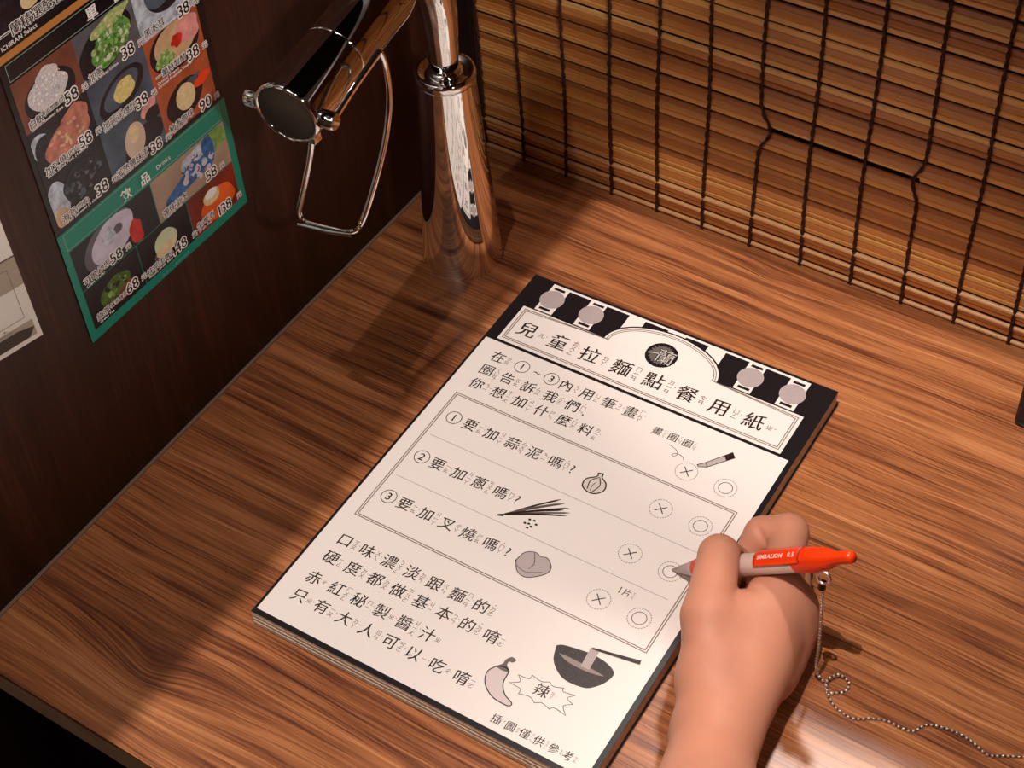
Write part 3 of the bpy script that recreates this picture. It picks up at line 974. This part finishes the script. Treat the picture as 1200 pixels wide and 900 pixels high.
lettering('instruction_lettering', '在①~③內用筆畫', [17.8, 34.8, 45.3, 55.6, 66.2, 80.6, 95.4, 110.2], -73.7, sz)
lettering('instruction_lettering', '圈告訴我們,', [17.4, 32.0, 46.9, 62.2, 77.6, 86.5], -86.1, sz)
lettering('instruction_lettering', '你想加什麼料', [18.0, 33.4, 48.4, 63.5, 78.8, 93.8], -98.6, sz)
lettering('small_lettering', '畫圈圈', [131.0, 141.2, 150.6], -79.0, 6.6, rub=2.2)
lettering('small_lettering', '辣', [162.5], -263.4, 8.4, rub=2.6)
lettering('small_lettering', '插圖僅供參考', [151.2, 159.6, 168.0, 176.4, 184.9, 193.2], -289.3, 6.0, rub=1.9)
m = MB()
sentence(m, g, ' 片', [166.9, 171.2], -188.4, 5.2, rub=1.8)
put(m, g, '1', 166.9, -188.4, 6.0, 0.0, 0, centre=False)
m.build('small_lettering', [ink, ink_grey], pad)
lettering('question_lettering', '①要加蒜泥嗎?', [20.8, 32.4, 47.2, 61.8, 76.4, 91.0, 102.2], -128.5, sz)
lettering('question_lettering', '②要加蔥嗎?', [20.9, 31.9, 46.8, 60.6, 75.0, 86.2], -163.1, sz)
lettering('question_lettering', '③要加叉燒嗎?', [20.7, 31.8, 46.4, 60.6, 74.8, 89.4, 100.9], -196.9, sz)
for s, y in (('口味濃淡跟麵的', -234.6), ('硬度都做基本的唷', -248.3), ('赤紅秘製醬汁', -264.0), ('只有大人可以吃唷', -277.6)):
    lettering('note_lettering', s, [17.2 + 15.0 * k for k in range(8)], y, sz)
# circles and crosses
for y in (-98.0, -128.9, -164.6, -199.5):
    m = MB()
    for cx, kind in ((159.9, 'x'), (184.7, 'o')):
        for k in range(26):
            a0 = k * 2 * math.pi / 26
            stroke(m, g, [(cx + 6.5 * math.cos(a0 + q), y + 6.5 * math.sin(a0 + q)) for q in (0, 0.08, 0.16)], 0.4, 1)
        if kind == 'o':
            stroke(m, g, ell(cx, y, 4.0, 4.0, 40), 0.4, 0, True)
        else:
            for a0 in (0.62, 2.19):
                a0 += 0.12
                stroke(m, g, [(cx - 3.8 * math.cos(a0), y - 3.8 * math.sin(a0)), (cx + 3.8 * math.cos(a0), y + 3.8 * math.sin(a0))], 0.6, 0)
    m.build('answer_marks', [ink, ink_grey], pad)
# emblem
m = MB()
poly(m, pf(Z3 + 0.00006), ell(104.4, -24.3, 10.2, 10.2, 48), 0)
g2 = pf(Z3 + 0.00010)
poly(m, g2, ell(104.4, -24.3, 8.4, 8.2, 30, 0, 0.03, 5), 1)
for k in range(22):
    a0 = k * 0.2856 + 0.1
    poly(m, pf(Z3 + 0.00013), ell(104.4 + 8.0 * math.cos(a0), -24.3 + 8.0 * math.sin(a0), 0.9, 0.7, 8), 0)
g3, g4 = pf(Z3 + 0.00016), pf(Z3 + 0.0002)
put(m, g3, '一', 99.9, -24.6, 8.5, 0.05, 0, shear=0.25)
for k_ in range(8):
    put(m, pf(Z3 + 0.00014 + k_ * 0.000006), '蘭', 107.4 + 0.5 * math.cos(k_ * 0.785), -24.8 + 0.5 * math.sin(k_ * 0.785), 12.5, 0.0, 0)
put(m, g4, '一', 99.9, -24.6, 8.5, 0.015, 2, shear=0.25)
put(m, g4, '蘭', 107.4, -24.8, 12.5, 0.0, 2)
m.build('round_emblem', [ink_black, mat('emblem_grey', (104, 96, 92), 0.4), mat('emblem_light', (196, 188, 180), 0.4)], pad)
# garlic
m = MB()
gl = smoothpath([(116.6, -123.6), (117.0, -126.2), (112.6, -130.6), (113.0, -135.8), (117.6, -138.4), (122.4, -137.6), (125.6, -133.2), (124.2, -128.4), (120.2, -125.6), (119.4, -122.8)], 6)
poly(m, pf(Z2), gl, 1)
stroke(m, pf(Z3), gl, 0.8, 0, True)
stroke(m, pf(Z3), smoothpath([(118.8, -126.0), (115.4, -130.6), (116.6, -136.8)], 6), 0.6)
stroke(m, pf(Z3), smoothpath([(119.2, -126.4), (121.8, -131.4), (120.2, -137.4)], 6), 0.6)
stroke(m, pf(Z3), smoothpath([(118.9, -130.0), (118.0, -133.6), (118.8, -137.2)], 6), 0.4)
m.build('garlic_drawing', [ink, mat('print_pale', (222, 208, 200), 0.4)], pad)
# spring onion
m = MB()
for k, (ex, ey) in enumerate([(107.7, -150.6), (111.0, -152.0), (114.5, -154.0), (116.8, -156.6), (116.2, -159.2), (108.6, -153.6), (112.8, -156.6)]):
    st = (84.5 + k * 0.1, -176.6 + k * 0.25)
    stroke(m, pf(Z2 + 0.00002 * k), smoothpath([st, ((st[0] + ex) / 2 - 0.6, (st[1] + ey) / 2 + 0.3), (ex, ey)], 5), [0.8] + [1.15] * 9 + [0.3], k % 2)
stroke(m, pf(Z3), [(82.0, -177.6), (85.0, -176.2)], [1.2, 1.8], 0)
for k, (ax_, ay) in enumerate([(99.6, -171.6), (102.4, -171.0), (104.6, -173.0), (100.6, -174.4), (98.4, -175.0), (102.8, -175.6), (101.2, -177.2)]):
    poly(m, pf(Z3), ell(ax_, ay, 0.9, 0.7, 10), 0)
m.build('spring_onion_drawing', [ink, mat('print_mid', (96, 82, 78), 0.4)], pad)
# roast pork
m = MB()
pk = smoothpath([(107.4, -199.4), (109.0, -192.6), (114.0, -189.6), (118.4, -190.6), (122.0, -189.8), (126.6, -193.6), (127.2, -198.2), (123.4, -203.0), (117.8, -206.6), (112.0, -205.4), (107.4, -199.4)], 5)
poly(m, pf(Z2), pk, 1)
stroke(m, pf(Z3), pk, 0.45, 0, True)
stroke(m, pf(Z3), smoothpath([(114.0, -190.0), (117.5, -196.5), (116.6, -201.0)], 5), 0.35)
stroke(m, pf(Z3), smoothpath([(109.0, -202.0), (116.0, -203.6), (124.4, -199.4)], 5), 0.3)
m.build('roast_pork_drawing', [ink, lilac], pad)
# pen doodle
m = MB()
pd = [(162.9, -90.6), (166.5, -86.6), (176.6, -72.6), (179.4, -75.6), (168.6, -89.4), (164.2, -91.6)]
poly(m, pf(Z2), pd, 1)
stroke(m, pf(Z3), pd, 0.5, 0, True)
poly(m, pf(Z3), [(173.4, -77.0), (176.6, -72.6), (179.4, -75.6), (176.0, -79.8)], 0)
stroke(m, pf(Z3), [(166.5, -86.6), (168.6, -89.4)], 0.4)
stroke(m, pf(Z3), smoothpath([(141.9, -85.0), (146.8, -86.4), (149.4, -89.0), (148.2, -91.6), (146.8, -90.6), (149.0, -88.9), (153.0, -89.6), (155.4, -92.4)], 6), 0.35)
m.build('pen_drawing', [ink, lilac], pad)
# bowl with noodles and chopsticks
m = MB()
bw = smoothpath([(155.0, -236.0), (158.0, -234.0), (166.0, -232.4), (175.0, -231.4), (184.0, -232.6), (189.8, -236.2), (188.6, -243.0), (184.6, -248.6), (180.2, -251.4), (170.5, -252.2), (163.5, -249.4), (158.0, -244.0), (155.0, -236.0)], 5)
poly(m, pf(Z2), bw, 0)
poly(m, pf(Z3), smoothpath([(158.6, -239.4), (165.0, -239.0), (175.0, -239.2), (186.0, -240.2), (176.0, -242.2), (165.0, -241.8), (158.6, -239.4)], 4), 1)
poly(m, pf(Z3 + 0.00003), [(172.6, -240.6), (171.4, -228.2), (176.6, -226.6), (177.4, -240.6)], 2)
for k in range(4):
    stroke(m, pf(Z4), [(173.4 + k, -240.2), (172.4 + k * 1.1, -228.2)], 0.2, 1)
stroke(m, pf(Z4 + 0.00005), [(172.4, -228.4), (198.6, -223.6)], [1.2, 2.6], 3)
m.build('noodle_bowl_drawing', [mat('print_charcoal', (64, 56, 54), 0.5, noise=(900, 0.3)), mat('print_grey', (150, 134, 128), 0.5), lilac, ink], pad)
# chilli
m = MB()
ch = smoothpath([(134.4, -262.4), (132.0, -267.8), (134.8, -274.4), (142.0, -279.2), (151.6, -280.0), (153.0, -277.6), (147.0, -274.8), (142.8, -269.4), (141.6, -262.0), (138.0, -260.8)], 6)
poly(m, pf(Z2), ch, 1)
stroke(m, pf(Z3), ch, 0.6, 0, True)
poly(m, pf(Z3), smoothpath([(133.8, -263.0), (136.4, -259.6), (136.6, -256.6), (138.6, -253.8), (141.6, -254.4), (140.6, -256.6), (138.8, -257.0), (139.0, -259.4), (142.4, -262.4), (138.0, -263.4)], 4), 2)
m.build('chilli_drawing', [ink, mat('print_pale_pink', (216, 198, 196), 0.4), mat('print_stem', (110, 98, 92), 0.5)], pad)
m = MB()
star = []
tips = [(145.6, -267.6), (147.2, -261.4), (153.6, -258.0), (163.4, -257.0), (171.6, -256.6), (179.0, -257.4), (180.6, -262.6), (180.6, -270.0), (171.6, -271.0), (163.0, -271.6), (153.0, -271.0)]
for k in range(len(tips)):
    a_, b_ = np.array(tips[k]), np.array(tips[(k + 1) % len(tips)])
    ce = np.array([163.0, -264.0])
    for q in range(6):
        t_ = q / 6
        p_ = a_ + (b_ - a_) * t_
        star.append(tuple(p_ + (ce - p_) * 0.22 * math.sin(math.pi * t_)))
stroke(m, pf(Z2), star, 0.35, 0, True)
m.build('speech_burst', ink, pad)

# ------------------------------------------------------------------ pen
pen = empty('orange_pen', 'clear plastic pen with orange clip end, held in the hand over the notepad', 'pen')
PT0 = at(788.5, 668, 2, 0.0129)
PE = at(1000, 652.5, 2, 0.100)
PA = (PE - PT0).normalized()
PL = (PE - PT0).length
clear = mat('clear_plastic', (252, 220, 208), 0.12, trans=0.4, ior=1.2)
tipm = mat('tip_grey', (232, 208, 202), 0.25, trans=0.35)
orange = mat('orange_plastic', (246, 62, 14), 0.28, spec=0.5)
orange_clear = mat('orange_translucent', (250, 96, 62), 0.2, trans=0.35, ior=1.35)
m = MB()
m.lathe([(0.0, 0.0), (0.0, 0.0009), (0.004, 0.0012), (0.004, 0.0017), (0.016, 0.0040), (0.0165, 0.0044), (0.022, 0.0049)], PT0, PA, 32)
m.build('tip', tipm, pen)
m = MB(); m.lathe([(0.0195, 0.0050), (0.021, 0.0054), (0.0490, 0.0057), (0.0500, 0.0050)], PT0, PA, 32)
m.build('grip', orange_clear, pen)
m = MB(); m.lathe([(0.0485, 0.0052), (0.0500, 0.0059), (0.0540, 0.0061), (0.0560, 0.0059), (PL - 0.036, 0.0060), (PL - 0.036, 0.0052)], PT0, PA, 32)
m.build('barrel', clear, pen)
m = MB(); m.lathe([(0.046, 0.0), (0.046, 0.0026), (PL - 0.03, 0.0026)], PT0, PA, 20)
m.build('refill', mat('refill_pink', (236, 176, 164), 0.4), pen)
m = MB(); m.lathe([(PL - 0.040, 0.0054), (PL - 0.036, 0.0062), (PL - 0.026, 0.0066), (PL - 0.017, 0.0056), (PL - 0.011, 0.0034), (PL - 0.003, 0.0033), (PL - 0.0005, 0.0030), (PL, 0.0)], PT0, PA, 32)
m.build('end_cap', orange, pen)
viewdir = (Vector(CAM) - (PT0 + PA * PL * 0.7)).normalized()
vd = (viewdir - PA * PA.dot(viewdir)).normalized()
iu = vd.cross(PA).normalized()
iu = iu if iu.y > 0 else -iu
up = (vd * 0.80 + iu * 0.60).normalized()
sd = PA.cross(up).normalized()
# clip strip: a slightly curved plate on the far upper side
m = MB()
n_ = 14
for j in range(7):
    pass
rings = []
L0, L1 = 0.070, PL - 0.030
for i in range(n_ + 1):
    s_ = L0 + (L1 - L0) * i / n_
    row = []
    for layer, rr_ in ((0, 0.0061), (1, 0.0072)):
        for j in range(7):
            a_ = math.radians(-45 + 15 * j)
            row.append(PT0 + PA * s_ + (up * math.cos(a_) + sd * math.sin(a_)) * rr_)
    rings.append(row)
vs = [p for r in rings for p in r]
fs = []
for i in range(n_):
    for j in range(6):
        a_ = i * 14 + j
        fs.append((a_ + 7, a_ + 8, a_ + 22, a_ + 21))
        fs.append((a_, a_ + 14, a_ + 15, a_ + 1))
    for j in (0, 6):
        a_ = i * 14 + j
        fs.append((a_, a_ + 7, a_ + 21, a_ + 14))
for i in (0, n_):
    for j in range(6):
        a_ = i * 14 + j
        fs.append((a_, a_ + 1, a_ + 8, a_ + 7))
m.add(vs, fs, 0, True)
clip = m.build('clip', orange, pen)
m = MB()


def clipf(s_, a_):
    """text runs up the pen; a_ is the distance round the clip"""
    an = a_ / 0.0075
    p = PT0 + PA * s_ + (up * math.cos(an) + sd * math.sin(an)) * 0.00735
    return tuple(p)


def cf(x, y):
    return clipf(x, -y + CY)


CY = 0.0012
line(m, cf, 'SIMBALION', L0 + 0.003, -0.0012, 0.0033, 0.03, 0)
line(m, cf, '0.5', L0 + 0.003 + 0.0215, -0.0012, 0.0036, 0.02, 0)
m.build('lettering', mat('pen_print_white', (250, 214, 200), 0.5), clip)

# ------------------------------------------------------------------ ball chain
chain = empty('ball_chain', 'thin silver ball chain hanging from the pen and trailing over the counter', 'chain')
c0 = PT0 + PA * (PL - 0.030) - up * 0.008
zt = 0.0012
ck = at(964, 688, 2, 0.078)
keys = [tuple(ck), (ck.x + 0.0015, ck.y, 0.055), (ck.x + 0.003, ck.y - 0.001, 0.030), (ck.x + 0.0035, ck.y - 0.001, 0.008)]
for u_, v_ in ((966, 800), (969, 812), (978, 812), (989, 811), (995, 803), (991, 795), (981, 793), (970, 799), (968, 808), (974, 822), (985, 834), (1000, 842), (1020, 842), (1040, 845), (1056, 853), (1070, 857), (1084, 850), (1100, 851), (1118, 857), (1135, 866), (1148, 877), (1158, 885), (1180, 886), (1210, 888), (1240, 890)):
    keys.append(tuple(at(u_, v_, 2, zt)))
keys[10] = (keys[10][0], keys[10][1], zt * 2.6)
keys[11] = (keys[11][0], keys[11][1], zt * 3.0)
keys[12] = (keys[12][0], keys[12][1], zt * 2.6)
keys += [(0.545, -0.262, zt), (0.5735, -0.255, zt)]
cp = smoothpath(keys, 24)
m = MB()
acc, last = 0.0, cp[0]
pitch = 0.0026
beads = [cp[0]]
for p in cp[1:]:
    d_ = np.linalg.norm(p - last)
    while acc + d_ >= pitch:
        tt = (pitch - acc) / d_
        last = last + (p - last) * tt
        beads.append(last.copy())
        d_ = np.linalg.norm(p - last)
        acc = 0.0
    acc += d_
    last = p
for b_ in beads:
    m.ball(b_, 0.00098, 10, 7)
bo = m.build('beads', steel, chain)
bo['kind'] = 'stuff'
m = MB(); m.tube(beads, 0.0003, 5)
m.build('link_wire', black_metal, chain)
# clasp at the pen
m = MB()
cl = Vector(keys[0])
ringp = [tuple(cl + Vector((0.0, 0.0, 0.0075)) + 0.0032 * (Vector((1, 0, 0)) * math.cos(t_) + Vector((0, 0.35, 0.94)) * math.sin(t_))) for t_ in [2 * math.pi * k / 20 for k in range(20)]]
m.tube(ringp, 0.0008, 8, closed=True)
m.build('clasp', steel, chain)
m = MB(); m.tube([tuple(cl + Vector((0, 0, 0.0045))), tuple(cl + Vector((-0.0003, -0.0003, -0.0005)))], [0.0016, 0.0022], 8)
m.build('connector', black_metal, chain)

# ------------------------------------------------------------------ black holder at the right edge
m = MB(); m.box((0.4256, -0.0628, 0.0002), (0.52, -0.012, 0.16))
hold = m.build('table_caddy', mat('black_plastic', (22, 20, 24), 0.35), bevel=0.004, bseg=3)
hold['label'] = 'black plastic box standing on the counter at the right edge of the photo'
hold['category'] = 'holder'

# ------------------------------------------------------------------ hand
def capsule(P, a, b, ra, rb):
    a, b = np.array(a, np.float32), np.array(b, np.float32)
    ba = b - a
    t_ = np.clip(((P - a) @ ba) / (ba @ ba), 0, 1)
    d_ = np.linalg.norm(P - (a + t_[..., None] * ba), axis=-1)
    return d_ - (ra + (rb - ra) * t_)


def smin(a, b, k):
    h = np.clip(0.5 + 0.5 * (b - a) / k, 0, 1)
    return b * (1 - h) + a * h - k * h * (1 - h)


def H(u, v, z_):
    return np.array(at(u, v, 2, z_))


def surface_nets(F, org, h):
    """naive surface nets of the zero level of F"""
    s = F < 0
    nx, ny, nz = F.shape
    corner = [(i, j, k) for i in (0, 1) for j in (0, 1) for k in (0, 1)]
    cnt = sum(s[i:nx - 1 + i, j:ny - 1 + j, k:nz - 1 + k].astype(int) for i, j, k in corner)
    act = (cnt > 0) & (cnt < 8)
    idx = -np.ones(act.shape, int)
    cells = np.argwhere(act)
    idx[act] = np.arange(len(cells))
    acc_ = np.zeros((len(cells), 3))
    num = np.zeros(len(cells))
    for a_ in range(8):
        for b_ in range(a_ + 1, 8):
            ca, cb_ = np.array(corner[a_]), np.array(corner[b_])
            if np.abs(ca - cb_).sum() != 1:
                continue
            fa = F[tuple((cells + ca).T)]
            fb = F[tuple((cells + cb_).T)]
            cr = (fa < 0) != (fb < 0)
            t_ = np.where(cr, fa / (fa - fb + 1e-20), 0)
            pt = ca + t_[:, None] * (cb_ - ca)
            acc_ += np.where(cr[:, None], pt, 0)
            num += cr
    V = (cells + acc_ / num[:, None]) * h + org
    faces = []
    for ax in range(3):
        sl0 = [slice(None)] * 3
        sl1 = [slice(None)] * 3
        sl0[ax] = slice(0, -1)
        sl1[ax] = slice(1, None)
        A, B = s[tuple(sl0)], s[tuple(sl1)]
        ed = np.argwhere(A != B)
        o1, o2 = [(1, 2), (2, 0), (0, 1)][ax]
        ok = (ed[:, o1] > 0) & (ed[:, o2] > 0) & (ed[:, o1] < F.shape[o1] - 1) & (ed[:, o2] < F.shape[o2] - 1)
        ed = ed[ok]
        inside = A[tuple(ed.T)]
        e1 = np.zeros(3, int); e1[o1] = 1
        e2 = np.zeros(3, int); e2[o2] = 1
        q = np.stack([idx[tuple((ed - e1 - e2).T)], idx[tuple((ed - e2).T)], idx[tuple(ed.T)], idx[tuple((ed - e1).T)]], 1)
        q[~inside] = q[~inside][:, ::-1]
        faces.append(q)
    return V, np.concatenate(faces)


W = H(838, 862, 0.036)
FA = H(818, 975, 0.050)
FB = FA + (FA - W) / np.linalg.norm(FA - W) * 0.20 + np.array([0, 0, 0.045])
iM, iP, iD, iT = H(912, 702, 0.045), H(925, 624, 0.046), H(893, 626, 0.041), H(876, 650, 0.032)
mM, mP, mD, mT = H(925, 712, 0.038), H(929, 664, 0.026), H(905, 650, 0.020), H(880, 668, 0.014)
rM, rP, rD, rT = H(926, 735, 0.028), H(929, 700, 0.016), H(900, 680, 0.012), H(880, 700, 0.012)
lM, lP, lD, lT = H(918, 768, 0.019), H(936, 750, 0.0105), H(905, 720, 0.010), H(885, 735, 0.010)
tC, tM, tI, tT = H(834, 797, 0.042), H(829, 722, 0.055), H(843, 651, 0.054), H(862, 657, 0.042)
arm = [(FB, FA, 0.040, 0.0275), (FA, W, 0.0275, 0.0195)]
palm = [(W, iM, 0.0195, 0.0125), (W, mM, 0.018, 0.0125), (W, rM, 0.017, 0.0115), (W, lM, 0.015, 0.0105), (W, tC, 0.018, 0.0150), (tC, tM, 0.0150, 0.0133),
        (tC, iM, 0.016, 0.0115), (H(850, 735, 0.048), H(893, 712, 0.044), 0.014, 0.012), (iM, mM, 0.012, 0.012), (mM, rM, 0.0115, 0.011), (rM, lM, 0.0110, 0.0105),
        (H(880, 780, 0.030), H(900, 790, 0.020), 0.017, 0.014)]
fingers = [[(iM, iP, 0.0112, 0.0100), (iP, iD, 0.0100, 0.0094), (iD, iT, 0.0092, 0.0078)],
           [(mM, mP, 0.0112, 0.0095), (mP, mD, 0.0095, 0.0082), (mD, mT, 0.0082, 0.0070)],
           [(rM, rP, 0.0108, 0.0092), (rP, rD, 0.0092, 0.0080), (rD, rT, 0.0080, 0.0070)],
           [(lM, lP, 0.0098, 0.0080), (lP, lD, 0.0080, 0.0070), (lD, lT, 0.0070, 0.0060)],
           [(tM, tI, 0.0132, 0.0108), (tI, tT, 0.0108, 0.0082)]]
allp = np.array([p for seg_ in arm[1:] + palm + sum(fingers, []) for p in seg_[:2]] + [FB])
lo, hi = allp.min(0) - 0.045, allp.max(0) + 0.045
lo[2] = -0.004
hh = 0.0011
axs = [np.arange(lo[i], hi[i], hh) for i in range(3)]
G = np.stack(np.meshgrid(*axs, indexing='ij'), -1).astype(np.float32)
Fd = None
for s_ in arm:
    q = capsule(G, *s_)
    Fd = q if Fd is None else smin(Fd, q, 0.012)
for s_ in palm:
    Fd = smin(Fd, capsule(G, *s_), 0.008)
for fg in fingers:
    ff = None
    for s_ in fg:
        q = capsule(G, *s_)
        ff = q if ff is None else smin(ff, q, 0.0025)
    Fd = smin(Fd, ff, 0.0026)
# keep clear of the table and the pad under the hand
Fd = np.maximum(Fd, 0.0006 - G[..., 2])
# groove for the pen
Fd = np.maximum(Fd, -(capsule(G, tuple(PT0), tuple(PE), 0.0063, 0.0070)))


def surf(u, v):
    """first point of the hand's skin met by the line of sight"""
    d_ = ray(u, v)
    d_ = d_ / np.linalg.norm(d_)
    for k_ in range(1400):
        p_ = CAM + d_ * (0.62 + k_ * 0.0003)
        q_ = np.round((p_ - lo) / hh).astype(int)
        if (q_ >= 0).all() and (q_ < np.array(Fd.shape)).all() and Fd[tuple(q_)] < 0:
            return p_
    return p_


def crease(pts, r_, k=0.0012):
    global Fd
    P_ = [surf(*p) for p in pts]
    for a_, b_ in zip(P_[:-1], P_[1:]):
        lo_ = np.maximum(((np.minimum(a_, b_) - lo - 0.006) / hh).astype(int), 0)
        hi_ = ((np.maximum(a_, b_) - lo + 0.006) / hh).astype(int) + 1
        sl = tuple(slice(x, y) for x, y in zip(lo_, hi_))
        Fd[sl] = -smin(-Fd[sl], capsule(G[sl], a_, b_, r_, r_), k)


crease([(885, 612), (891, 625), (897, 637)], 0.0004, 0.003)
crease([(868, 684), (875, 689), (884, 692)], 0.0004, 0.003)
V, Fc = surface_nets(Fd, lo, hh)
# keep the one connected skin
lab = np.arange(len(V))
while True:
    mn = lab[Fc].min(1)
    new = lab.copy()
    for c_ in range(4):
        np.minimum.at(new, Fc[:, c_], mn)
    new = new[new]
    if (new == lab).all():
        break
    lab = new
big = np.bincount(lab).argmax()
keep = lab == big
Fc = Fc[keep[Fc].all(1)]
re_ = np.cumsum(keep) - 1
V, Fc = V[keep], re_[Fc]
hand = empty('hand', 'bare right hand and wrist holding the orange pen over the notepad', 'hand')
me = bpy.data.meshes.new('skin')
me.from_pydata(V.tolist(), [], Fc.tolist())
me.polygons.foreach_set('use_smooth', [True] * len(me.polygons))
skin = mat('skin', (206, 140, 113), 0.5, sss=0.25, spec=0.3, bump=(700, 0.18), noise=(28, 0.07))
me.materials.append(skin)
ho = bpy.data.objects.new('skin', me)
C.objects.link(ho)
ho.parent = hand
sm = ho.modifiers.new('smooth', 'SMOOTH')
sm.factor = 0.5
sm.iterations = 6
